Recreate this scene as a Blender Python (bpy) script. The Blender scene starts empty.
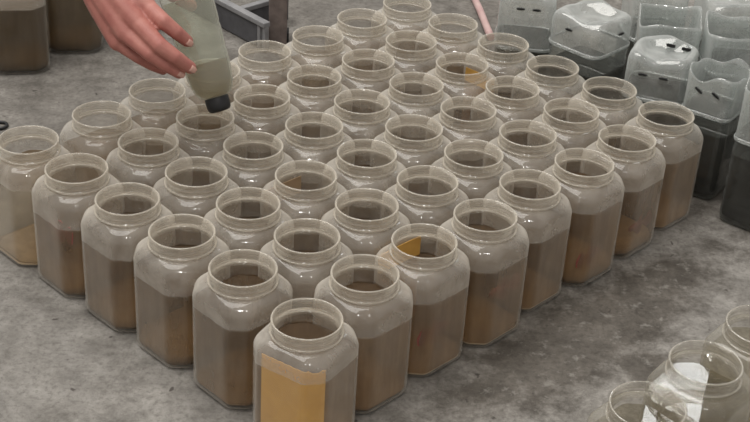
import bpy, bmesh, math, random
from mathutils import Matrix, Vector
R = math.radians
C = bpy.context.scene.collection
S = bpy.context.scene
random.seed(7)

# ------------------------------------------------------------------ camera, world, lights, exposure
cd = bpy.data.cameras.new('camera'); cam = bpy.data.objects.new('camera', cd); C.objects.link(cam)
cd.sensor_width = 36; cd.lens = 1400 * 36 / 750; cd.clip_start = 0.01
cam.matrix_world = Matrix.Translation((0, 0, 1.133)) @ Matrix.Rotation(R(90 - 31.12), 4, 'X') @ Matrix.Rotation(R(3.55), 4, 'Z')
S.camera = cam
S.view_settings.view_transform = 'Standard'; S.view_settings.look = 'None'
S.view_settings.gamma = 1; S.view_settings.use_curve_mapping = False
S.view_settings.exposure = 0.42
S.cycles.transparent_max_bounces = 64; S.cycles.max_bounces = 10
S.cycles.caustics_reflective = False; S.cycles.caustics_refractive = False
W = bpy.data.worlds.new('world'); S.world = W; W.use_nodes = True
W.node_tree.nodes['Background'].inputs[0].default_value = (1.0, 0.955, 0.89, 1)
W.node_tree.nodes['Background'].inputs[1].default_value = 0.36

def area(name, loc, target, sx, sy, power, col=(1, 1, 1)):
    l = bpy.data.lights.new(name, 'AREA'); l.shape = 'RECTANGLE'; l.size = sx; l.size_y = sy; l.energy = power; l.color = col
    o = bpy.data.objects.new(name, l); C.objects.link(o); o.location = loc
    o.rotation_euler = (Vector(target) - Vector(loc)).to_track_quat('-Z', 'Y').to_euler()
    return o
area('overhead_fill', (-1.5, 2.3, 4.5), (-.3, 1.7, 0), 4.4, 3.4, 150, (1, 0.97, 0.92))  # broad overhead fill, added for soft general light; no such opening in view
area('ceiling_lamp', (-0.35, -1.1, 3.9), (0, 1.7, 0), 0.16, 0.5, 16, (1, 0.98, 0.94))
area('ceiling_lamp', (0.75, -0.9, 3.9), (0, 1.7, 0), 0.16, 0.5, 12, (1, 0.98, 0.94))
area('back_window', (1.68, 6.0, 3.78), (0.35, 1.28, 0.1), 0.29, 0.50, 5.5, (0.95, 0.98, 1.0))

# ------------------------------------------------------------------ helpers
def tag(o, label=None, cat=None, group=None, kind=None):
    if label: o['label'] = label
    if cat: o['category'] = cat
    if group: o['group'] = group
    if kind: o['kind'] = kind
    return o
def empty(name, loc=(0, 0, 0), rz=0):
    o = bpy.data.objects.new(name, None); C.objects.link(o); o.location = loc; o.rotation_euler = (0, 0, rz); o.empty_display_size = .02
    return o
def obj(name, verts, faces, mats, parent=None, smooth=True, midx=None):
    me = bpy.data.meshes.new(name); me.from_pydata([tuple(v) for v in verts], [], faces)
    for m in (mats if isinstance(mats, (list, tuple)) else [mats]): me.materials.append(m)
    if midx: me.polygons.foreach_set('material_index', midx)
    bm = bmesh.new(); bm.from_mesh(me); bmesh.ops.recalc_face_normals(bm, faces=bm.faces); bm.to_mesh(me); bm.free()
    if smooth: me.polygons.foreach_set('use_smooth', [len(p.vertices) <= 4 for p in me.polygons])
    me.update()
    o = bpy.data.objects.new(name, me); C.objects.link(o); o.parent = parent
    return o
def copy_tree(o, parent=None):
    c = o.copy(); C.objects.link(c); c.parent = parent
    for ch in list(o.children): copy_tree(ch, c)
    return c
def loft(rings, close=False, cap0=False, cap1=False):
    """rings: lists of equal length of points; returns verts, faces"""
    n = len(rings[0]); v = [p for r_ in rings for p in r_]; f = []
    m = len(rings)
    for i in range(m if close else m - 1):
        a, b = i * n, ((i + 1) % m) * n
        for j in range(n):
            k = (j + 1) % n
            f.append((a + j, a + k, b + k, b + j))
    if cap0: f.append(tuple(range(n - 1, -1, -1)))
    if cap1: f.append(tuple(range((m - 1) * n, m * n)))
    return v, f
def circle(r, z, n): return [(r * math.cos(2 * math.pi * k / n), r * math.sin(2 * math.pi * k / n), z) for k in range(n)]
def tube(pts, rad, n=10, caps=True):
    rings = []
    P = [Vector(p) for p in pts]
    for i, p in enumerate(P):
        d = (P[min(i + 1, len(P) - 1)] - P[max(i - 1, 0)]).normalized()
        u = d.orthogonal().normalized() if i == 0 else (u - d * u.dot(d)).normalized()
        w = d.cross(u); r_ = rad[i] if isinstance(rad, (list, tuple)) else rad
        rings.append([p + (u * math.cos(2 * math.pi * k / n) + w * math.sin(2 * math.pi * k / n)) * r_ for k in range(n)])
    return loft(rings, cap0=caps, cap1=caps)
def box(x0, x1, y0, y1, z0, z1, b=0.0):
    bm = bmesh.new(); bmesh.ops.create_cube(bm, size=1)
    for v in bm.verts: v.co = Vector(((x0 + x1) / 2 + v.co.x * (x1 - x0), (y0 + y1) / 2 + v.co.y * (y1 - y0), (z0 + z1) / 2 + v.co.z * (z1 - z0)))
    if b: bmesh.ops.bevel(bm, geom=bm.edges[:], offset=b, segments=2, affect='EDGES', profile=.6)
    bm.verts.index_update()
    r_ = ([v.co.copy() for v in bm.verts], [tuple(v.index for v in f.verts) for f in bm.faces]); bm.free()
    return r_

# ------------------------------------------------------------------ materials
class NT:
    def __init__(self, name):
        self.m = bpy.data.materials.new(name); self.m.use_nodes = True
        self.t = self.m.node_tree; self.t.nodes.clear()
        self.out = self.n('ShaderNodeOutputMaterial')
    def n(self, typ, **kw):
        x = self.t.nodes.new(typ)
        for k, v in kw.items(): setattr(x, k, v)
        return x
    def l(self, a, b): self.t.links.new(a, b)
    def val(self, sock, v):
        if hasattr(v, 'is_output'): self.l(v, sock)
        elif isinstance(v, tuple) and len(v) == 3 and sock.type == 'RGBA': sock.default_value = (*v, 1)
        else: sock.default_value = v
    def math(self, op, a, b=0.0, clamp=False):
        x = self.n('ShaderNodeMath', operation=op, use_clamp=clamp); self.val(x.inputs[0], a); self.val(x.inputs[1], b); return x.outputs[0]
    def noise(self, scale, detail=3, vec=None, rough=.55, dist=0.0):
        x = self.n('ShaderNodeTexNoise'); x.inputs['Scale'].default_value = scale; x.inputs['Detail'].default_value = detail
        x.inputs['Roughness'].default_value = rough; x.inputs['Distortion'].default_value = dist
        if vec is not None: self.l(vec, x.inputs['Vector'])
        return x.outputs[0]
    def ramp(self, fac, stops):
        x = self.n('ShaderNodeValToRGB'); cr = x.color_ramp
        while len(cr.elements) < len(stops): cr.elements.new(.5)
        for e, (p, c) in zip(cr.elements, stops): e.position = p; e.color = (*c, 1) if isinstance(c, tuple) else (c, c, c, 1)
        self.l(fac, x.inputs[0]); return x.outputs[0]
    def maprange(self, v, a, b, c, d):
        x = self.n('ShaderNodeMapRange'); self.val(x.inputs[0], v)
        for i, q in enumerate((a, b, c, d)): self.val(x.inputs[i + 1], q)
        return x.outputs[0]
    def mixc(self, fac, a, b, mode='MIX'):
        x = self.n('ShaderNodeMix', data_type='RGBA', blend_type=mode); self.val(x.inputs[0], fac); self.val(x.inputs[6], a); self.val(x.inputs[7], b); return x.outputs[2]
    def mix(self, fac, a, b):
        x = self.n('ShaderNodeMixShader'); self.val(x.inputs[0], fac); self.l(a, x.inputs[1]); self.l(b, x.inputs[2]); return x.outputs[0]
    def bsdf(self, typ, color, rough=None):
        x = self.n('ShaderNodeBsdf' + typ); self.val(x.inputs['Color'], color)
        if rough is not None: self.val(x.inputs['Roughness'], rough)
        return x.outputs[0]
    def objvec(self):   # object coordinates shifted by the object's own random number, so copies differ
        tc = self.n('ShaderNodeTexCoord'); oi = self.n('ShaderNodeObjectInfo')
        va = self.n('ShaderNodeVectorMath', operation='ADD'); self.l(tc.outputs['Object'], va.inputs[0])
        cx = self.n('ShaderNodeCombineXYZ'); s = self.math('MULTIPLY', oi.outputs['Random'], 13.7)
        for i in range(3): self.l(s, cx.inputs[i])
        self.l(cx.outputs[0], va.inputs[1])
        sx = self.n('ShaderNodeSeparateXYZ'); self.l(tc.outputs['Object'], sx.inputs[0])
        return va.outputs[0], sx.outputs, oi.outputs['Random']
    def schlick(self, f0):
        lw = self.n('ShaderNodeLayerWeight'); lw.inputs['Blend'].default_value = .5
        p = self.math('POWER', lw.outputs['Facing'], 5.0)
        return self.math('ADD', self.math('MULTIPLY', p, 1 - f0), f0), lw.outputs['Facing']
    def done(self, sh): self.l(sh, self.out.inputs[0]); return self.m

def film(nt, fac, dust, tint, rough, f0=.045, translucent=.22, edge_k=.62):
    """thin plastic: clear sheet with a share FAC of scattering dust on it, glossy skin by Fresnel"""
    fr, facing = nt.schlick(f0)
    edge = nt.math('MULTIPLY', nt.math('POWER', facing, 2.2), edge_k)          # the film is longer along a grazing path
    f = nt.math('ADD', fac, edge, clamp=True)
    scat = nt.mix(translucent, nt.bsdf('Diffuse', dust), nt.bsdf('Translucent', dust))
    base = nt.mix(f, nt.bsdf('Transparent', tint), scat)
    return nt.mix(fr, base, nt.bsdf('Glossy', (1, 1, 1), rough))

def mat_jar_body(name, dry, wet, dust):
    nt = NT(name); vec, xyz, rnd = nt.objvec()
    at = nt.n('ShaderNodeAttribute', attribute_type='OBJECT', attribute_name='water_level')
    wob = nt.math('MULTIPLY', nt.math('SUBTRACT', nt.noise(60, 2, vec), .5), .004)
    up = nt.maprange(nt.math('ADD', xyz[2], wob), nt.math('SUBTRACT', at.outputs['Fac'], .0008), nt.math('ADD', at.outputs['Fac'], .0008), 0, 1)
    cloud = nt.noise(26, 5, vec, .65, .4)
    d = nt.math('MULTIPLY', nt.maprange(cloud, .3, .7, .5, 1.5), nt.maprange(rnd, 0, 1, dry * .85, dry * 1.15))
    w = nt.math('MULTIPLY', nt.maprange(nt.noise(34, 4, vec), .35, .7, .4, 1.4), wet)
    a = nt.n('ShaderNodeMix', data_type='FLOAT'); nt.l(up, a.inputs[0]); nt.l(w, a.inputs[2]); nt.l(d, a.inputs[3])
    return nt.done(film(nt, a.outputs[0], dust, (.97, .96, .94), .10))
def mat_film(name, fac, dust, tint=(.97, .96, .94), rough=.12, amp=.4, scale=40, f0=.045, edge_k=.62, translucent=.22):
    nt = NT(name); vec, xyz, rnd = nt.objvec()
    k = nt.math('MULTIPLY', nt.maprange(nt.noise(scale, 4, vec, .6), .3, .7, 1 - amp, 1 + amp), fac)
    return nt.done(film(nt, k, dust, tint, rough, f0, translucent, edge_k))
def mat_water(name, murk, murk2, fac, tint):
    nt = NT(name); vec, xyz, rnd = nt.objvec()
    mp = nt.n('ShaderNodeMapping'); nt.l(vec, mp.inputs[0]); mp.inputs['Scale'].default_value = (1, 1, .16)
    streak = nt.math('ADD', nt.math('MULTIPLY', nt.noise(70, 3, mp.outputs[0]), .5), nt.math('MULTIPLY', nt.noise(18, 3, vec), .5))
    col = nt.mixc(nt.maprange(streak, .38, .62, 0, 1), murk, murk2)
    hs = nt.n('ShaderNodeHueSaturation'); nt.l(col, hs.inputs['Color']); nt.l(nt.maprange(rnd, 0, 1, .8, 1.15), hs.inputs['Value'])
    f = nt.math('MULTIPLY', nt.maprange(nt.noise(9, 2, vec), .3, .7, .85, 1.15), nt.maprange(rnd, 0, 1, fac * .88, fac * 1.12))
    fr, _ = nt.schlick(.0)
    scat = nt.mix(.5, nt.bsdf('Diffuse', hs.outputs[0]), nt.bsdf('Translucent', hs.outputs[0]))
    return nt.done(nt.mix(f, nt.bsdf('Transparent', tint), scat))
def mat_surface(name, tint, murk, fac):
    nt = NT(name); fr, _ = nt.schlick(.03)
    base = nt.mix(fac, nt.bsdf('Transparent', tint), nt.bsdf('Diffuse', murk))
    return nt.done(nt.mix(fr, base, nt.bsdf('Glossy', (1, 1, 1), .015)))
def mat_solid(name, c0, c1, scale=30, rough=.6, bump=0.0, spec=.4, dist=0.0):
    nt = NT(name); vec, xyz, rnd = nt.objvec()
    nz = nt.noise(scale, 5, vec, .6, dist)
    p = nt.n('ShaderNodeBsdfPrincipled'); nt.l(nt.mixc(nt.maprange(nz, .3, .7, 0, 1), c0, c1), p.inputs['Base Color'])
    p.inputs['Roughness'].default_value = rough; p.inputs['Specular IOR Level'].default_value = spec
    if bump:
        b = nt.n('ShaderNodeBump'); b.inputs['Strength'].default_value = bump; b.inputs['Distance'].default_value = .004; nt.l(nz, b.inputs['Height']); nt.l(b.outputs[0], p.inputs['Normal'])
    return nt.done(p.outputs[0])

def mat_floor():
    nt = NT('concrete'); tc = nt.n('ShaderNodeTexCoord'); v = tc.outputs['Object']
    sx = nt.n('ShaderNodeSeparateXYZ'); nt.l(v, sx.inputs[0]); X, Y = sx.outputs[0], sx.outputs[1]
    big = nt.noise(4.5, 6, v, .65, .2); mid = nt.noise(14, 11, v, .76, .1); fine = nt.noise(120, 5, v, .75); speck = nt.noise(58, 2, v, .5, .3)
    col = nt.mixc(nt.maprange(mid, .36, .64, 0, 1), (.125, .115, .103), (.37, .352, .328))
    col = nt.mixc(nt.maprange(big, .40, .64, 0, .5), col, (.235, .225, .212))
    col = nt.mixc(nt.maprange(fine, .35, .68, .0, .55), col, (.10, .092, .082), 'MULTIPLY') if False else nt.mixc(nt.maprange(fine, .48, .68, 0, .62), col, (.10, .09, .08))
    col = nt.mixc(nt.maprange(speck, .70, .75, 0, .8), col, (.055, .045, .04))          # small dark pits
    # wet concrete along the right-hand row; floor colour also darkened around the plastic bottles
    def blob(cx, cy, rx, ry, ang):
        ca, sa = math.cos(ang), math.sin(ang)
        dx = nt.math('SUBTRACT', X, cx); dy = nt.math('SUBTRACT', Y, cy)
        a = nt.math('DIVIDE', nt.math('ADD', nt.math('MULTIPLY', dx, ca), nt.math('MULTIPLY', dy, sa)), rx)
        b = nt.math('DIVIDE', nt.math('SUBTRACT', nt.math('MULTIPLY', dy, ca), nt.math('MULTIPLY', dx, sa)), ry)
        d = nt.math('SQRT', nt.math('ADD', nt.math('MULTIPLY', a, a), nt.math('MULTIPLY', b, b)))
        d = nt.math('ADD', d, nt.math('MULTIPLY', nt.math('SUBTRACT', mid, .5), 1.7))
        return nt.maprange(d, .65, 1.15, 1, 0)
    damp_and_shade = nt.math('MAXIMUM', blob(.30, 1.58, .34, .085, R(47)), blob(.47, 2.2, .62, .24, R(-38)))
    damp_and_shade = nt.math('MAXIMUM', damp_and_shade, blob(.40, 1.50, .05, .10, R(60)))
    damp_and_shade = nt.math('MAXIMUM', damp_and_shade, nt.math('MULTIPLY', blob(-.42, 2.22, .42, .26, R(42)), .55))      # shade behind the block, darkened into the floor colour
    damp_and_shade = nt.math('MAXIMUM', damp_and_shade, nt.math('MULTIPLY', blob(.05, 2.72, .50, .30, R(10)), .55))  # back-centre shade, likewise mixed into the floor colour
    wet = nt.mixc(1.0, col, (.40, .37, .34), 'MULTIPLY')  # dark tint shared by the wet stain and the painted shade
    col = nt.mixc(nt.math('MULTIPLY', damp_and_shade, .85), col, wet)
    col = nt.mixc(nt.math('MULTIPLY', nt.math('MULTIPLY', damp_and_shade, nt.maprange(nt.noise(48, 6, v, .7, .1), .56, .66, 0, 1)), .5), col, (.34, .325, .30))   # pale chips
    p = nt.n('ShaderNodeBsdfPrincipled'); nt.l(col, p.inputs['Base Color'])
    nt.l(nt.maprange(damp_and_shade, 0, 1, .8, .5), p.inputs['Roughness']); p.inputs['Specular IOR Level'].default_value = .3
    h = nt.math('ADD', nt.math('MULTIPLY', mid, .7), nt.math('MULTIPLY', fine, .3))
    b = nt.n('ShaderNodeBump'); b.inputs['Strength'].default_value = .55; b.inputs['Distance'].default_value = .006; nt.l(h, b.inputs['Height']); nt.l(b.outputs[0], p.inputs['Normal'])
    return nt.done(p.outputs[0])

M = {}
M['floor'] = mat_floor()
M['jar'] = mat_jar_body('dusty_plastic', .215, .04, (.86, .815, .74))
M['neck'] = mat_film('dusty_neck', .19, (.88, .82, .72), rough=.12, amp=.35)
M['rim'] = mat_film('dusty_rim', .18, (.92, .88, .80), rough=.10, amp=.25, edge_k=.35)
M['clean_rim'] = mat_film('clean_rim', .15, (.90, .87, .80), rough=.05, amp=.25, f0=.08, edge_k=.45)
M['clean_jar'] = mat_jar_body('clean_plastic', .10, .04, (.60, .58, .52))
M['clean_neck'] = mat_film('clean_neck', .06, (.66, .63, .56), rough=.06, amp=.3, f0=.07)
M['water'] = mat_water('brown_water', (.40, .285, .17), (.25, .17, .10), .63, (.86, .745, .58))
M['pale_water'] = mat_water('pale_water', (.46, .40, .32), (.36, .29, .21), .30, (.90, .86, .78))
M['dark_water'] = mat_water('dark_water', (.15, .115, .07), (.11, .08, .05), .75, (.7, .6, .45))
M['surface'] = mat_surface('water_surface', (.62, .49, .34), (.13, .09, .055), .40)
M['clear_water'] = mat_water('clear_water', (.30, .28, .24), (.26, .24, .2), .05, (.90, .88, .82))
M['clear_surface'] = mat_surface('clear_surface', (.85, .83, .77), (.10, .09, .07), .10)
M['sediment'] = mat_solid('sediment', (.54, .42, .285), (.34, .26, .17), 40, .9)
M['card'] = mat_solid('orange_card', (.74, .43, .11), (.62, .34, .08), 22, .7)
M['tan_card'] = mat_solid('tan_card', (.46, .33, .21), (.38, .26, .16), 22, .8)
M['fish'] = mat_solid('red_fish', (.30, .035, .03), (.38, .09, .07), 60, .4)
M['fish_eye'] = mat_solid('fish_eye', (.01, .01, .01), (.02, .02, .02), 60, .2)
M['cut_plastic'] = mat_film('cut_plastic', .29, (.72, .75, .74), (.95, .97, .96), .09, .4, 24, .09)
M['bottle_clear'] = mat_film('bottle_clear', .09, (.36, .37, .36), (.74, .76, .74), .10, .5, 24, .05)
M['bottle_water'] = mat_water('grey_water', (.060, .057, .050), (.105, .092, .074), .55, (.62, .61, .56))
M['bottle_surface'] = mat_surface('grey_water_surface', (.5, .5, .47), (.06, .06, .055), .5)
M['slit'] = mat_solid('slit_dark', (.01, .01, .01), (.02, .02, .02), 40, .8)
M['skin'] = mat_solid('skin', (.47, .20, .165), (.37, .13, .11), 45, .5, .12)
M['nail'] = mat_solid('nail', (.60, .36, .30), (.55, .32, .27), 45, .35)
M['green_plastic'] = mat_film('green_bottle', .12, (.72, .74, .68), (.96, .97, .94), .10, .3, 12, .05)
M['bottle_fill'] = mat_water('bottle_fill', (.56, .57, .48), (.60, .54, .43), .18, (.93, .945, .90))
M['settled'] = mat_water('settled_dirt', (.42, .33, .23), (.34, .25, .16), .42, (.86, .80, .70))
M['fill_surface'] = mat_surface('fill_surface', (.85, .86, .78), (.3, .3, .22), .2)
M['black'] = mat_solid('black_plastic', (.012, .012, .014), (.02, .02, .022), 40, .45)
M['grey_crate'] = mat_solid('grey_crate', (.20, .20, .21), (.30, .30, .31), 40, .6, .15)
M['dark_crate'] = mat_solid('dark_crate', (.07, .07, .078), (.11, .11, .12), 40, .6, .15)
M['brown_post'] = mat_solid('brown_post', (.13, .105, .097), (.21, .17, .155), 55, .65, .3)
M['pink'] = mat_solid('pink_tube', (.52, .33, .32), (.62, .45, .43), 30, .4)

# ------------------------------------------------------------------ floor
n = 60
fv = [(-5 + 10 * i / n, -2.5 + 10 * j / n, 0) for j in range(n + 1) for i in range(n + 1)]
ff = [(j * (n + 1) + i, j * (n + 1) + i + 1, (j + 1) * (n + 1) + i + 1, (j + 1) * (n + 1) + i) for j in range(n) for i in range(n)]
tag(obj('floor', fv, ff, M['floor']), 'worn grey concrete floor with dark wet stains and painted-in shade at the back', kind='structure')

# ------------------------------------------------------------------ the jar: chamfered-square body, round screw neck
NB = 72
FLAT, CHAM = .0536, .0618
def poly_r(th):
    s = 0
    for k in range(8):
        c = math.cos(th - k * math.pi / 4)
        if c > 0: s += (c / (FLAT if k % 2 == 0 else CHAM)) ** 44
    return s ** (-1 / 44)
PR = [poly_r(2 * math.pi * k / NB) for k in range(NB)]
CS = [(math.cos(2 * math.pi * k / NB), math.sin(2 * math.pi * k / NB)) for k in range(NB)]
def sect(z, mul=1.0, off=0.0, rc=0, t=0.0):
    return [(((p * mul + off) * (1 - t) + rc * t) * c, ((p * mul + off) * (1 - t) + rc * t) * s, z) for p, (c, s) in zip(PR, CS)]
BODY_TOP = .1385
def jar_body_rings():
    rings = [sect(.004, .30), sect(.0035, .72), sect(.0005, .84), sect(.0015, .93), sect(.006, .985), sect(.012), sect(.05), sect(.09), sect(.115), sect(.136), sect(BODY_TOP)]
    for k in range(1, 10):
        a = R(90) * k / 9
        rings.append(sect(BODY_TOP + .0195 * math.sin(a), 1, 0, .0412, 1 - math.cos(a)))
    return rings
NECK = [(.0412, .1570), (.0424, .1582), (.0437, .1595), (.0440, .1610), (.0433, .1624), (.0416, .1632), (.0414, .1655), (.0422, .1664), (.0427, .1673), (.0422, .1682),
        (.0413, .1692), (.0413, .1730), (.0424, .1742), (.0429, .1755), (.0426, .1767), (.0416, .1770), (.0405, .1766), (.0398, .1750), (.0395, .1690), (.0388, .1620), (.0374, .1575), (.0380, .1565)]
def make_jar(name, mats, level):
    body_m, neck_m, water_m, surf_m = mats
    root = empty(name)
    v, f = loft(jar_body_rings(), cap0=True)
    b = obj('jar_body', v, f, M[body_m], root); b['water_level'] = level
    v, f = loft([circle(r_, z, 56) for r_, z in NECK]); nk = obj('neck', v, f, M[neck_m], root)
    for nm, rr, zz, th in (('lip', .0414, .1767, .0009), ('neck_ring', .0431, .1606, .0013)):
        v, f = loft([circle(rr + th * math.cos(R(60 * q)), zz + th * math.sin(R(60 * q)), 56) for q in range(6)], close=True)
        obj(nm, v, f, M['clean_rim' if neck_m == 'clean_neck' else 'rim'], nk)
    zs = [.0045, .006, .012, .05, .09, .115, .120]
    rings = [sect(zs[0], .80, 0), sect(zs[1], .96, -.003)] + [sect(z, 1, -.003) for z in zs[2:]]
    v, f = loft(rings, cap0=True)
    f.append(tuple(range(len(v), len(v) + NB))); v = v + list(rings[-1])          # the surface has vertices of its own, so it stays flat
    w = obj('water', v, f, [M[water_m], M[surf_m]], root, midx=[0] * (len(f) - 1) + [1])
    if water_m != 'clear_water':
        v, f = loft([sect(.0048, .80), sect(.006, .95, -.0034), sect(.010, .99, -.0036), sect(.0125, .95, -.0036), sect(.0135, .75)], cap0=True, cap1=True)
        obj('sediment', v, f, M['sediment'], w)
    return root
def set_level(root, lv, sed=1.0):
    for ch in root.children:
        if ch.name.startswith('jar_body'): ch['water_level'] = lv
        if ch.name.startswith('water'):
            ch.scale = (1, 1, lv / .120)
            for g in ch.children: g.scale = (1, 1, sed)

POS = {(5,0):(-.4896,1.7167),(5,1):(-.4071,1.8102),(5,2):(-.3403,1.8966),(5,3):(-.2655,1.980),(5,4):(-.19,2.063),(5,5):(-.1110,2.136),(5,6):(-.0417,2.2173),(5,7):(.0321,2.287),
(4,0):(-.4079,1.647),(4,1):(-.3238,1.7368),(4,2):(-.2555,1.8185),(4,3):(-.1801,1.9004),(4,4):(-.108,1.9767),(4,5):(-.0246,2.0502),(4,6):(.0446,2.1393),(4,7):(.1124,2.2156),
(3,0):(-.3301,1.5795),(3,1):(-.2434,1.6587),(3,2):(-.178,1.7454),(3,3):(-.0982,1.8153),(3,4):(-.0285,1.9029),(3,5):(.0532,1.971),(3,6):(.1269,2.0592),(3,7):(.1957,2.1497),
(2,0):(-.2437,1.5057),(2,1):(-.1655,1.5849),(2,2):(-.096,1.6654),(2,3):(-.0143,1.7404),(2,4):(.0518,1.8295),(2,5):(.1294,1.8966),(2,6):(.2036,1.9824),(2,7):(.2709,2.0738),
(1,0):(-.1573,1.4296),(1,1):(-.0875,1.515),(1,2):(-.0126,1.6019),(1,3):(.0702,1.6785),(1,4):(.1346,1.7589),(1,5):(.2134,1.8322),(1,6):(.2903,1.917),(1,7):(.3555,2.0023),
(0,0):(-.0714,1.3316),(0,1):(-.0082,1.436),(0,2):(.0663,1.5184),(0,3):(.1459,1.5909),(0,4):(.2114,1.6828),(0,5):(.2905,1.7579),(0,6):(.3631,1.8376),(0,7):(.4346,1.9269)}
# let the jars push each other apart until none overlaps (centre distance at least the width of two half bodies)
P = {k: Vector(v) for k, v in POS.items()}
for _ in range(60):
    ks = list(P)
    for i, a in enumerate(ks):
        for b in ks[i + 1:]:
            d = P[b] - P[a]; L = d.length
            lim = .1094 if abs(a[0] - b[0]) + abs(a[1] - b[1]) == 1 else .128
            if L < lim: m = d * ((lim - L) / L * .5); P[a] -= m; P[b] += m
ORD = ['first', 'second', 'third', 'fourth', 'fifth', 'sixth', 'seventh', 'eighth']
FACE = R(47)     # the flat faces look along the rows of the block
LEVEL = {(0,0):.128,(0,1):.122,(0,2):.119,(0,3):.124,(0,4):.118,(0,5):.126,(0,6):.119,(0,7):.122,(1,0):.126,(2,0):.117,(3,0):.118,(4,0):.114,(5,0):.128}
SPECIAL = {
 (0,0): 'front corner jar of the block, orange card showing through its wall',
 (0,1): 'dusty jar of hazy brown water touching the orange-card corner jar on its right side',
 (0,2): 'dusty open jar with an orange card against its inner wall, right edge row',
 (0,3): 'dusty jar with pale tan bottom and reddish fish blur, fourth along right edge',
 (5,0): 'leftmost open jar of the block, water nearly clear at its outer side',
 (4,0): 'dusty jar with dark red fish near its waterline, beside the leftmost jar',
 (0,7): 'far right corner jar of the block, next to the square clear bottles',
 (5,7): 'farthest open jar of the block, at its back corner under the frame edge',
 (5,3): 'open jar under the hand-held bottle, mostly hidden behind it',
 (4,2): 'open jar just below the black cap of the hand-held bottle',
 (2,2): 'open jar in mid-block with a tan card at the left of its mouth',
 (3,6): 'open jar near the back with orange-brown card in its mouth',
}
def jar_label(b, a):
    if (b, a) in SPECIAL: return SPECIAL[(b, a)]
    if b == 0: return f'dusty jar of brown water, {ORD[a]} along the right edge from the orange-card corner jar'
    if a == 0: return f'dusty jar of brown water, {ORD[b]} along the left edge from the orange-card corner jar'
    return f'open dusty jar, {ORD[b]} row in from the right edge, {ORD[a]} from the left edge'
proto = make_jar('storage_jar', ('jar', 'neck', 'water', 'surface'), .12)
first = True
JAR = {}
for (b, a) in sorted(P):
    o = proto if first else copy_tree(proto); first = False
    o.location = (P[(b, a)].x, P[(b, a)].y, 0); o.rotation_euler = (0, 0, FACE + R(random.uniform(-1.2, 1.2)))
    tag(o, jar_label(b, a), 'jar', 'open jars in the large block')
    if (b, a) == (5, 0):
        for ch in o.children:
            if ch.name.startswith('water'): ch.material_slots[0].link = 'OBJECT'; ch.material_slots[0].material = M['pale_water']
    set_level(o, LEVEL.get((b, a), random.uniform(.112, .126)), .4 if (b, a) == (5, 0) else random.uniform(.6, 1.5))
    JAR[(b, a)] = o
# second batch of the same jars at the back left, cut by the frame
dark = make_jar('storage_jar', ('jar', 'neck', 'dark_water', 'surface'), .126)
for i, (x, y, lab) in enumerate([(-.667, 2.325, 'large brown jar at the back, outermost of three, dark water'),
                                 (-.588, 2.425, 'brown jar middle of the three behind the hand, tan bottom'),
                                 (-.511, 2.525, 'brown jar innermost of the three at the back, beside the wrist')]):
    o = dark if i == 0 else copy_tree(dark); o.location = (x, y, 0); o.rotation_euler = (0, 0, R(8) + R(random.uniform(-3, 3)))
    tag(o, lab, 'jar', 'brown jars behind the hand'); set_level(o, .126, 1.3)
# clean jars at the front right
clean = make_jar('storage_jar', ('clean_jar', 'clean_neck', 'clear_water', 'clear_surface'), .131)
for i, (x, y, lab) in enumerate([(.3889, 1.295, 'clean clear jar, whole mouth in view, white reflection on its water'),
                                 (.3109, 1.210, 'clean clear jar at the bottom edge, mouth cut by the frame'),
                                 (.4697, 1.376, 'clean clear jar cut by the right frame edge'),
                                 (.2320, 1.124, 'clean jar of which only the back rim shows at the bottom edge')]):
    o = clean if i == 0 else copy_tree(clean); o.location = (x, y, 0); o.rotation_euler = (0, 0, FACE + R((4, -3, 2, 0)[i]))
    tag(o, lab, 'jar', 'clean jars at the front right'); set_level(o, .131)

# ------------------------------------------------------------------ cards inside jars
def card(path, z0, z1s, label, thick=.0008, mat='card'):
    """a bent card standing in a jar: path of plan points, top height per point, thickness"""
    pts = [Vector((x, y, 0)) for x, y in path]; v, f = [], []
    nrm = []
    for i in range(len(pts)):
        d = (pts[min(i + 1, len(pts) - 1)] - pts[max(i - 1, 0)]).normalized(); nrm.append(Vector((-d.y, d.x, 0)))
    for p, q, zt in zip(pts, nrm, z1s):
        for s in (-.5, .5):
            w = p + q * thick * s
            v += [(w.x, w.y, z0), (w.x, w.y, zt)]
    m = len(pts)
    for i in range(m - 1):
        a, c = i * 4, i * 4 + 4
        f += [(a, c, c + 1, a + 1), (a + 2, a + 3, c + 3, c + 2), (a + 1, c + 1, c + 3, a + 3), (a, a + 2, c + 2, c)]
    f += [(0, 1, 3, 2), ((m - 1) * 4, (m - 1) * 4 + 2, (m - 1) * 4 + 3, (m - 1) * 4 + 1)]
    return tag(obj('card', v, f, M[mat], smooth=False), label, 'card', 'cards standing inside jars')
def jar_xy(k, u, w):   # a point given along the face axes of a jar (u, w in metres)
    o = JAR[k]; a = o.rotation_euler.z
    return (o.location.x + u * math.cos(a) - w * math.sin(a), o.location.y + u * math.sin(a) + w * math.cos(a))
# front corner jar: along its left face, round the front corner facet
JAR[(0, 0)].rotation_euler.z = FACE + R(12)
fp = [tuple(c * (poly_r(a) - .0019) for c in (math.cos(a), math.sin(a))) for a in [R(153 + 84 * i / 22) for i in range(23)]]
card([jar_xy((0, 0), *q) for q in fp], .014, [.1455 + .0005 * math.sin(i * 1.9) - (.0030 if i in (18, 19, 20) else 0) for i in range(23)], 'orange card with ragged top edge behind the wall of the front corner jar')
card([jar_xy((0, 2), u, .0425) for u in (-.038, -.012, .014, .040)], .0145, [.148, .1485, .1485, .148], 'orange card against the inner wall of the third jar along the right edge')
card([jar_xy((2, 2), u, .0425) for u in (-.038, 0, .030)], .0145, [.146, .1465, .146], 'tan card at the left inside a mid-block jar', mat='tan_card')
card([jar_xy((3, 6), .0425, u) for u in (-.036, 0, .026)], .0145, [.148, .1485, .148], 'small orange-brown card inside a jar near the back')

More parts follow.
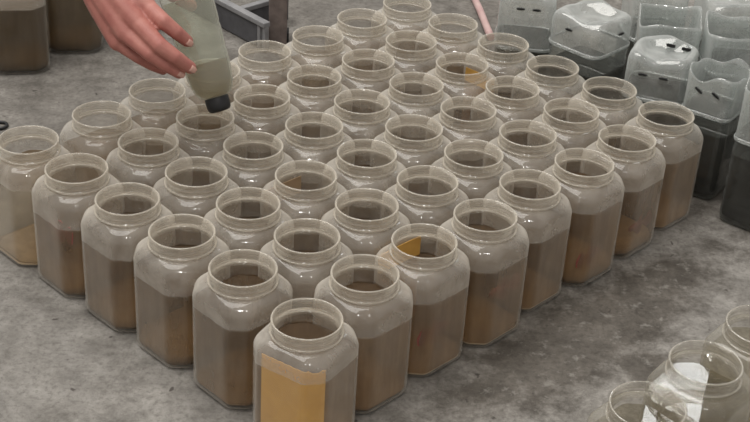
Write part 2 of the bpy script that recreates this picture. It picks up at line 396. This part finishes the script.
# ------------------------------------------------------------------ red fish
def make_fish():
    root = empty('fish')
    prof = [(-.022, .0022, .0016), (-.017, .0036, .0024), (-.008, .0058, .0038), (.002, .0068, .0046), (.010, .0062, .0044), (.016, .0045, .0034), (.020, .0022, .0018), (.0212, .0006, .0006)]
    rings = [[(x, w * math.cos(2 * math.pi * k / 14), h * math.sin(2 * math.pi * k / 14)) for k in range(14)] for x, h, w in prof]
    v, f = loft(rings, cap0=True, cap1=True); obj('body', v, f, M['fish'], root)
    def fin(name, outline, wav):
        N = len(outline); v = []
        for s in (-.0004, .0004):
            v += [(x, s + wav * math.sin(i * 1.7), z) for i, (x, z) in enumerate(outline)]
        f = [tuple(range(N)), tuple(range(2 * N - 1, N - 1, -1))] + [(i, N + i, N + (i + 1) % N, (i + 1) % N) for i in range(N)]
        obj(name, v, f, M['fish'], root, smooth=False)
    fin('tail_fin', [(-.021, .002), (-.028, .012), (-.036, .017), (-.043, .012), (-.046, .002), (-.044, -.010), (-.037, -.016), (-.028, -.011), (-.021, -.002)], .0015)
    fin('dorsal_fin', [(.000, .0055), (-.006, .015), (-.013, .018), (-.018, .014), (-.015, .0035)], .001)
    fin('anal_fin', [(.006, -.0055), (.000, -.014), (-.010, -.020), (-.019, -.017), (-.017, -.003)], .001)
    for s in (-1, 1):
        bm = bmesh.new(); bmesh.ops.create_uvsphere(bm, u_segments=8, v_segments=6, radius=.0012)
        vv = [(q.co.x + .0165, q.co.y + s * .0030, q.co.z + .0012) for q in bm.verts]; bm.verts.index_update(); fc = [tuple(q.index for q in p.verts) for p in bm.faces]; bm.free()
        obj('eye', vv, fc, M['fish_eye'], root)
    return root
fish0 = make_fish()
FISH = [((4, 0), -.0410, -.004, .101, 90, 'dark red fish under the waterline of the jar beside the leftmost jar'),
        ((0, 2), -.004, -.0410, .064, 2, 'reddish fish low in the third jar along the right edge'),
        ((0, 3), -.006, -.0410, .080, 178, 'reddish fish in the jar with the pale tan bottom'),
        ((0, 5), -.004, -.0410, .046, 2, 'dark red fish low in the sixth jar along the right edge'),
        ((0, 6), -.002, -.0410, .044, 181, 'faint red fish low in the seventh jar along the right edge')]
for i, (k, u, w, z, rz, lab) in enumerate(FISH):
    o = fish0 if i == 0 else copy_tree(fish0)
    x, y = jar_xy(k, u, w); o.location = (x, y, z); o.rotation_euler = (0, 0, JAR[k].rotation_euler.z + R(rz)); o.scale = (.9, .9, .9)
    tag(o, lab, 'fish', 'red fish in the jars')

# ------------------------------------------------------------------ cut square bottles at the right
def sq(hx, hy, z, p=6.0, n=48, wav=0.0, ph=0.0):
    out = []
    for k in range(n):
        t = 2 * math.pi * k / n; c, s = math.cos(t), math.sin(t)
        r_ = (abs(c / hx) ** p + abs(s / hy) ** p) ** (-1 / p)
        out.append((r_ * c, r_ * s, z + wav * (math.sin(3 * t + ph) + .6 * math.sin(5 * t + 2 * ph))))
    return out
def square_bottle(loc, rz, h, half, closed, label, split=.62, seed=0, slits=((-.3, .80, 0), (.3, .80, 0)), water=.56, tilt=0):
    rnd = random.Random(seed); root = empty('cut_bottle', loc, R(rz))
    tag(root, label, 'bottle', 'cut square bottles beside the block')
    zb = h * split
    rings = [sq(half * .5, half * .5, .006), sq(half * .86, half * .86, .001), sq(half * .96, half * .96, .004), sq(half, half, .012)]
    z = .024
    while z < zb - .012:
        rings += [sq(half, half, z), sq(half * .982, half * .982, z + .005), sq(half * .982, half * .982, z + .009), sq(half, half, z + .014)]; z += .026
    rings += [sq(half, half, zb)]
    v, f = loft(rings, cap0=True); obj('bottle_base', v, f, M['bottle_clear'], root)
    if water:
        zw = h * water
        v, f = loft([sq(half * .8, half * .8, .007), sq(half * .95, half * .95, .013), sq(half * .962, half * .962, zw)], cap0=True, cap1=True)
        obj('water', v, f, [M['bottle_water'], M['bottle_surface']], root, midx=[0] * (len(f) - 1) + [1])
    hb = half * 1.02
    v, f = loft([sq(hb, hb, zb - .004), sq(hb * 1.02, hb * 1.02, zb - .002), sq(hb * 1.02, hb * 1.02, zb + .001), sq(hb, hb, zb + .003)], close=True); obj('band', v, f, M['cut_plastic'], root)
    if closed:
        rr = [sq(half * 1.0, half * 1.0, zb + .002), sq(half * 1.0, half * .99, zb + (h - zb) * .4, 7, wav=.001, ph=seed), sq(half * .99, half, h * .945, 7, wav=.002, ph=seed),
              sq(half * .955, half * .955, h * .98, 6, wav=.003, ph=seed), sq(half * .87, half * .87, h, 5, wav=.003, ph=seed), sq(half * .74, half * .72, h - .002, 3.5, wav=.004, ph=seed + 1),
              sq(half * .62, half * .60, h - .010, 3, wav=.002, ph=seed), sq(half * .40, half * .38, h - .014, 2.5), sq(half * .15, half * .15, h - .012, 2)]
        v, f = loft(rr, cap1=True)
    else:
        rr = [sq(half, half, zb + .002), sq(half * .99, half, zb + (h - zb) * .5, 6, wav=.002, ph=seed), sq(half * 1.01, half * .99, h * .97, 5.5, wav=.004, ph=seed), sq(half * 1.0, half, h, 5.2, wav=.006, ph=seed),
              sq(half * .97, half * .965, h - .0005, 5.2, wav=.006, ph=seed), sq(half * .97, half * .96, h * .96, 5.5, wav=.004, ph=seed), sq(half * .97, half * .97, zb + .004)]
        v, f = loft(rr)
    obj('bottle_top', v, f, M['cut_plastic'], root)
    for fx, fz, side in slits:      # cut slots with dark openings on the front (0), right (1) or top (2)
        L, Hh = .0074, .0017
        prof = [(L * math.cos(2 * math.pi * k / 16), Hh * math.sin(2 * math.pi * k / 16)) for k in range(16)]
        ct, st = math.cos(R(tilt)), math.sin(R(tilt)); prof = [(a * ct - c * st, a * st + c * ct) for a, c in prof]
        if side == 0: ring = lambda d: [(fx * half + a, -half * 1.0 - d, h * fz + c) for a, c in prof]
        elif side == 1: ring = lambda d: [(half * 1.0 + d, fx * half + a, h * fz + c) for a, c in prof]
        else: ring = lambda d: [(fx * half + a, fz * half + c, h - .004 + d) for a, c in prof]
        v, f = loft([ring(-.003), ring(.0018)], cap0=True, cap1=True); obj('slit', v, f, M['slit'], root, smooth=False)
    return root
square_bottle((.246, 2.310, 0), -4, .215, .050, True, 'square clear bottle with two slits, at the top edge behind the block', .55, 1, ((-.25, .90, 0), (.30, .90, 0)))
square_bottle((.350, 2.225, 0), -42, .212, .054, True, 'square clear bottle with a bright band round its middle and one slit', .74, 2, ((-.15, .90, 0), (.2, .88, 1)))
square_bottle((.452, 2.090, 0), -20, .212, .052, True, 'square clear bottle with white crinkled top and four dark slits', .66, 3, ((-.40, .86, 0), (.25, .86, 0), (.10, .50, 2), (.60, .45, 2)))
square_bottle((.530, 2.020, 0), -34, .212, .041, False, 'open square bottle with two slanted slits, standing nearest the corner jar', .70, 4, ((-.35, .88, 0), (.35, .88, 0)), .55, -28)
square_bottle((.602, 1.925, 0), -34, .240, .046, False, 'ribbed clear bottle cut by the right frame edge', .62, 5, (), .5)
square_bottle((.486, 2.245, 0), -6, .205, .053, False, 'open crinkled bottle right behind the white crinkled one', .55, 6, ())
square_bottle((.596, 2.195, 0), 0, .212, .055, False, 'wide open bottle with a dark line across its front, at the upper right', .70, 7, ((-.3, .80, 0), (.4, .80, 0)))
square_bottle((.478, 2.360, 0), 8, .215, .050, True, 'bottle with stacked ridges at the top edge, behind the open crinkled one', .60, 8, ())
square_bottle((.604, 2.335, 0), 12, .212, .050, True, 'crumpled clear bottle at the top edge behind the wide open one', .66, 12, ())
square_bottle((.725, 2.250, 0), 5, .212, .050, True, 'crumpled clear bottle in the upper right corner of the frame', .66, 13, ())
square_bottle((.702, 2.110, 0), -8, .215, .050, False, 'open clear bottle at the upper right frame edge, behind the others', .66, 9, ())

# ------------------------------------------------------------------ person's hand and forearm
ARM = [(-.62, 1.745, .68), (-.5021, 1.8131, .4987), (-.4349, 1.8306, .412)]
MCP = [(-.3311, 1.7873, .3592), (-.3433, 1.7676, .3460), (-.3582, 1.7632, .3290), (-.3713, 1.7702, .3115)]
FIN = [[(-.3041, 1.7635, .3489), (-.2876, 1.7616, .3360), (-.2737, 1.7685, .3203)],
       [(-.3059, 1.7373, .3248), (-.2853, 1.7348, .3109), (-.2665, 1.7443, .2919)],
       [(-.3205, 1.7404, .3105), (-.2989, 1.7405, .2953), (-.2822, 1.7463, .2816)],
       [(-.3419, 1.7649, .2931), (-.3234, 1.7689, .2803), (-.3092, 1.7748, .2708)]]
FR = [(.0132, .0118, .0106, .0090), (.0136, .0122, .0110, .0094), (.0126, .0110, .0100, .0086), (.0112, .0094, .0086, .0075)]
THB = [(-.4050, 1.8500, .3900), (-.3680, 1.8770, .3660), (-.3200, 1.8900, .3420), (-.2850, 1.8860, .3230)]
def capsules(bm, pts, rads):
    for (p, q), (a, b) in zip(zip(pts, pts[1:]), zip(rads, rads[1:])):
        p, q = Vector(p), Vector(q); L = (q - p).length; steps = max(2, int(L / (min(a, b) * .35)))
        for s in range(steps + 1):
            t = s / steps
            bmesh.ops.create_icosphere(bm, subdivisions=2, radius=a + (b - a) * t, matrix=Matrix.Translation(p.lerp(q, t)))
def add_person():
    root = empty('person', ARM[0])
    tag(root, 'bare hand and forearm reaching in, fingers round an upturned bottle', 'person')
    bm = bmesh.new()
    wrist = Vector(ARM[2])
    capsules(bm, ARM, (.042, .034, .027))
    capsules(bm, [ARM[2] + Vector((.008, -.010, -.006)) if False else Vector(ARM[2]) + Vector((.006, -.012, -.008)), Vector(ARM[1])], (.024, .034))
    for m, r_ in zip(MCP, (.0165, .0168, .0160, .0145)):
        capsules(bm, [wrist + (Vector(m) - wrist) * .05, wrist.lerp(Vector(m), .55), m], (.022, .0185, r_ * .88))
    for i in range(3): capsules(bm, [Vector(MCP[i]).lerp(wrist, .12), Vector(MCP[i + 1]).lerp(wrist, .12)], (.0135, .0130))
    for m, fg, rr in zip(MCP, FIN, FR): capsules(bm, [m] + fg, rr)
    capsules(bm, [wrist.lerp(Vector(MCP[0]), .1)] + THB, (.022, .021, .016, .0125, .0095))
    me = bpy.data.meshes.new('arm_tmp'); bm.to_mesh(me); bm.free()
    o = bpy.data.objects.new('arm_tmp', me); C.objects.link(o)
    rm = o.modifiers.new('r', 'REMESH'); rm.mode = 'VOXEL'; rm.voxel_size = .0019
    sm = o.modifiers.new('s', 'SMOOTH'); sm.factor = .5; sm.iterations = 5
    dg = bpy.context.evaluated_depsgraph_get(); me2 = bpy.data.meshes.new_from_object(o.evaluated_get(dg)); bpy.data.objects.remove(o)
    me2.name = 'arm'; me2.transform(Matrix.Translation(-Vector(ARM[0]))); me2.materials.clear(); me2.materials.append(M['skin'])
    me2.polygons.foreach_set('use_smooth', [True] * len(me2.polygons))
    a = bpy.data.objects.new('arm', me2); C.objects.link(a); a.parent = root
    for fg, rr in list(zip(FIN, FR))[:3]:          # finger nails
        tip, pre = Vector(fg[2]), Vector(fg[1]); d = (tip - pre).normalized()
        up = (Vector((0, 0, 1.133)) - tip); up = (up - d * up.dot(d)).normalized(); side = d.cross(up)
        v, f = [], []
        rings = []
        for s in (-.0035, -.001, .002, .0048, .0066):
            w = .0048 if s < .004 else (.0044 if s < .006 else .0030)
            ring = []
            for j in range(-4, 5):
                x = w * j / 4; ang = x / rr[3]
                ring.append(tip + d * s + (up * math.cos(ang) + side * math.sin(ang)) * (rr[3] * (1.0 if s < .003 else .93) + .0001) - Vector(ARM[0]))
            rings.append(ring)
        v = [p for r_ in rings for p in r_]
        f = [(i * 9 + j, i * 9 + j + 1, i * 9 + j + 10, i * 9 + j + 9) for i in range(4) for j in range(8)]
        no = obj('finger_nail', v, f, M['nail'], root)
        md = no.modifiers.new('t', 'SOLIDIFY'); md.thickness = .0007
add_person()

# ------------------------------------------------------------------ bottle held upside down
BA, BB = Vector((-.2338, 1.7846, .2205)), Vector((-.3000, 1.8570, .395))
ax = (BB - BA).normalized()
hb = empty('held_bottle', BA); hb.rotation_mode = 'QUATERNION'; hb.rotation_quaternion = Vector((0, 0, 1)).rotation_difference(ax)
tag(hb, 'pale green plastic bottle held upside down, black cap pointing at the jars', 'bottle')
def lathe(prof, n=40): return loft([circle(r_, z, n) for r_, z in prof], cap0=True, cap1=True)
prof = [(.0135, .004), (.0155, .007), (.0225, .010), (.0275, .017), (.0310, .028), (.0328, .042), (.0338, .056), (.0345, .070), (.0338, .074), (.0348, .080), (.0356, .105), (.0348, .109), (.0360, .114), (.0368, .140), (.0360, .144), (.0372, .150), (.0378, .190), (.0372, .202), (.0330, .208), (.0250, .206), (.012, .202)]
v, f = lathe(prof); obj('bottle_shell', v, f, M['green_plastic'], hb)
v, f = lathe([(max(r_ - .0014, .004), z + .0012) for r_, z in prof if z < .165]); obj('water', v, f, [M['bottle_fill'], M['fill_surface']], hb, midx=[0] * (len(f) - 1) + [1])
v, f = lathe([(max(r_ - .0026, .004), z + .0022) for r_, z in prof if z < .060]); obj('sediment', v, f, [M['settled'], M['settled']], hb)
cp = []
for r_, z in ((.0095, -.0135), (.0135, -.0125), (.0158, -.0095), (.0168, -.0050), (.0168, .006), (.0160, .008)): cp.append((r_, z))
nk = 48
rings = [[((r_ + (.0006 if k % 2 else 0)) * math.cos(2 * math.pi * k / nk), (r_ + (.0006 if k % 2 else 0)) * math.sin(2 * math.pi * k / nk), z) for k in range(nk)] for r_, z in cp]
v, f = loft(rings, cap0=True, cap1=True); obj('cap', v, f, M['black'], hb)

# ------------------------------------------------------------------ low frame, post, tube, ring
cr = empty('low_frame', (-.228, 2.436, 0), R(-45.5))
tag(cr, 'low grey rail frame with dark boards, behind the held bottle and beside the brown post', 'frame')
def crpart(name, b, m): v, f = b; return obj(name, v, f, M[m], cr, smooth=False)
crpart('rail', box(-.30, 0, -.004, .012, .050, .060, .002), 'grey_crate')
crpart('board', box(-.30, -.026, .000, .008, .003, .050, .001), 'dark_crate')
crpart('bracket', box(-.024, -.016, -.001, .009, 0, .050, .001), 'grey_crate')
crpart('bracket', box(-.008, .000, -.001, .009, 0, .050, .001), 'grey_crate')
crpart('cross_rail', box(-.098, -.084, .012, .13, .048, .058, .002), 'grey_crate')
crpart('board', box(-.095, -.088, .014, .13, .003, .048, .001), 'dark_crate')
crpart('back_leg', box(-.156, -.140, .132, .148, 0, .30, .001), 'black')

po = empty('bench_leg', (-.209, 2.49, 0), R(4))
tag(po, 'square brown post with a black foot, standing behind the back row of jars', 'post')
v, f = box(-.0175, .0175, -.0175, .0175, 0, .62, .002); obj('shaft', v, f, M['brown_post'], po, smooth=False)
v, f = box(.0178, .0215, -.0150, .0150, 0, .024, .001); obj('foot', v, f, M['black'], po, smooth=False)

v, f = tube([(.2075, 2.555, .0075), (.203, 2.59, .0075), (.190, 2.69, .0075), (.165, 2.85, .0075)], .0075, 12)
tag(obj('tube', v, f, M['pink']), 'pink plastic tube lying on the floor behind the block', 'tube')
pts = [(.011 * math.cos(t), .011 * math.sin(t)) for t in [2 * math.pi * k / 24 for k in range(24)]]
rings = [[(-.640 + (.0115 + .0028 * math.cos(q)) * math.cos(t), 2.075 + (.0115 + .0028 * math.cos(q)) * math.sin(t), .0030 + .0028 * math.sin(q)) for q in [2 * math.pi * j / 8 for j in range(8)]] for t in [2 * math.pi * k / 28 for k in range(28)]]
v, f = loft(rings, close=True); tag(obj('rubber_ring', v, f, M['black']), 'small black ring lying on the concrete at the left frame edge', 'ring')
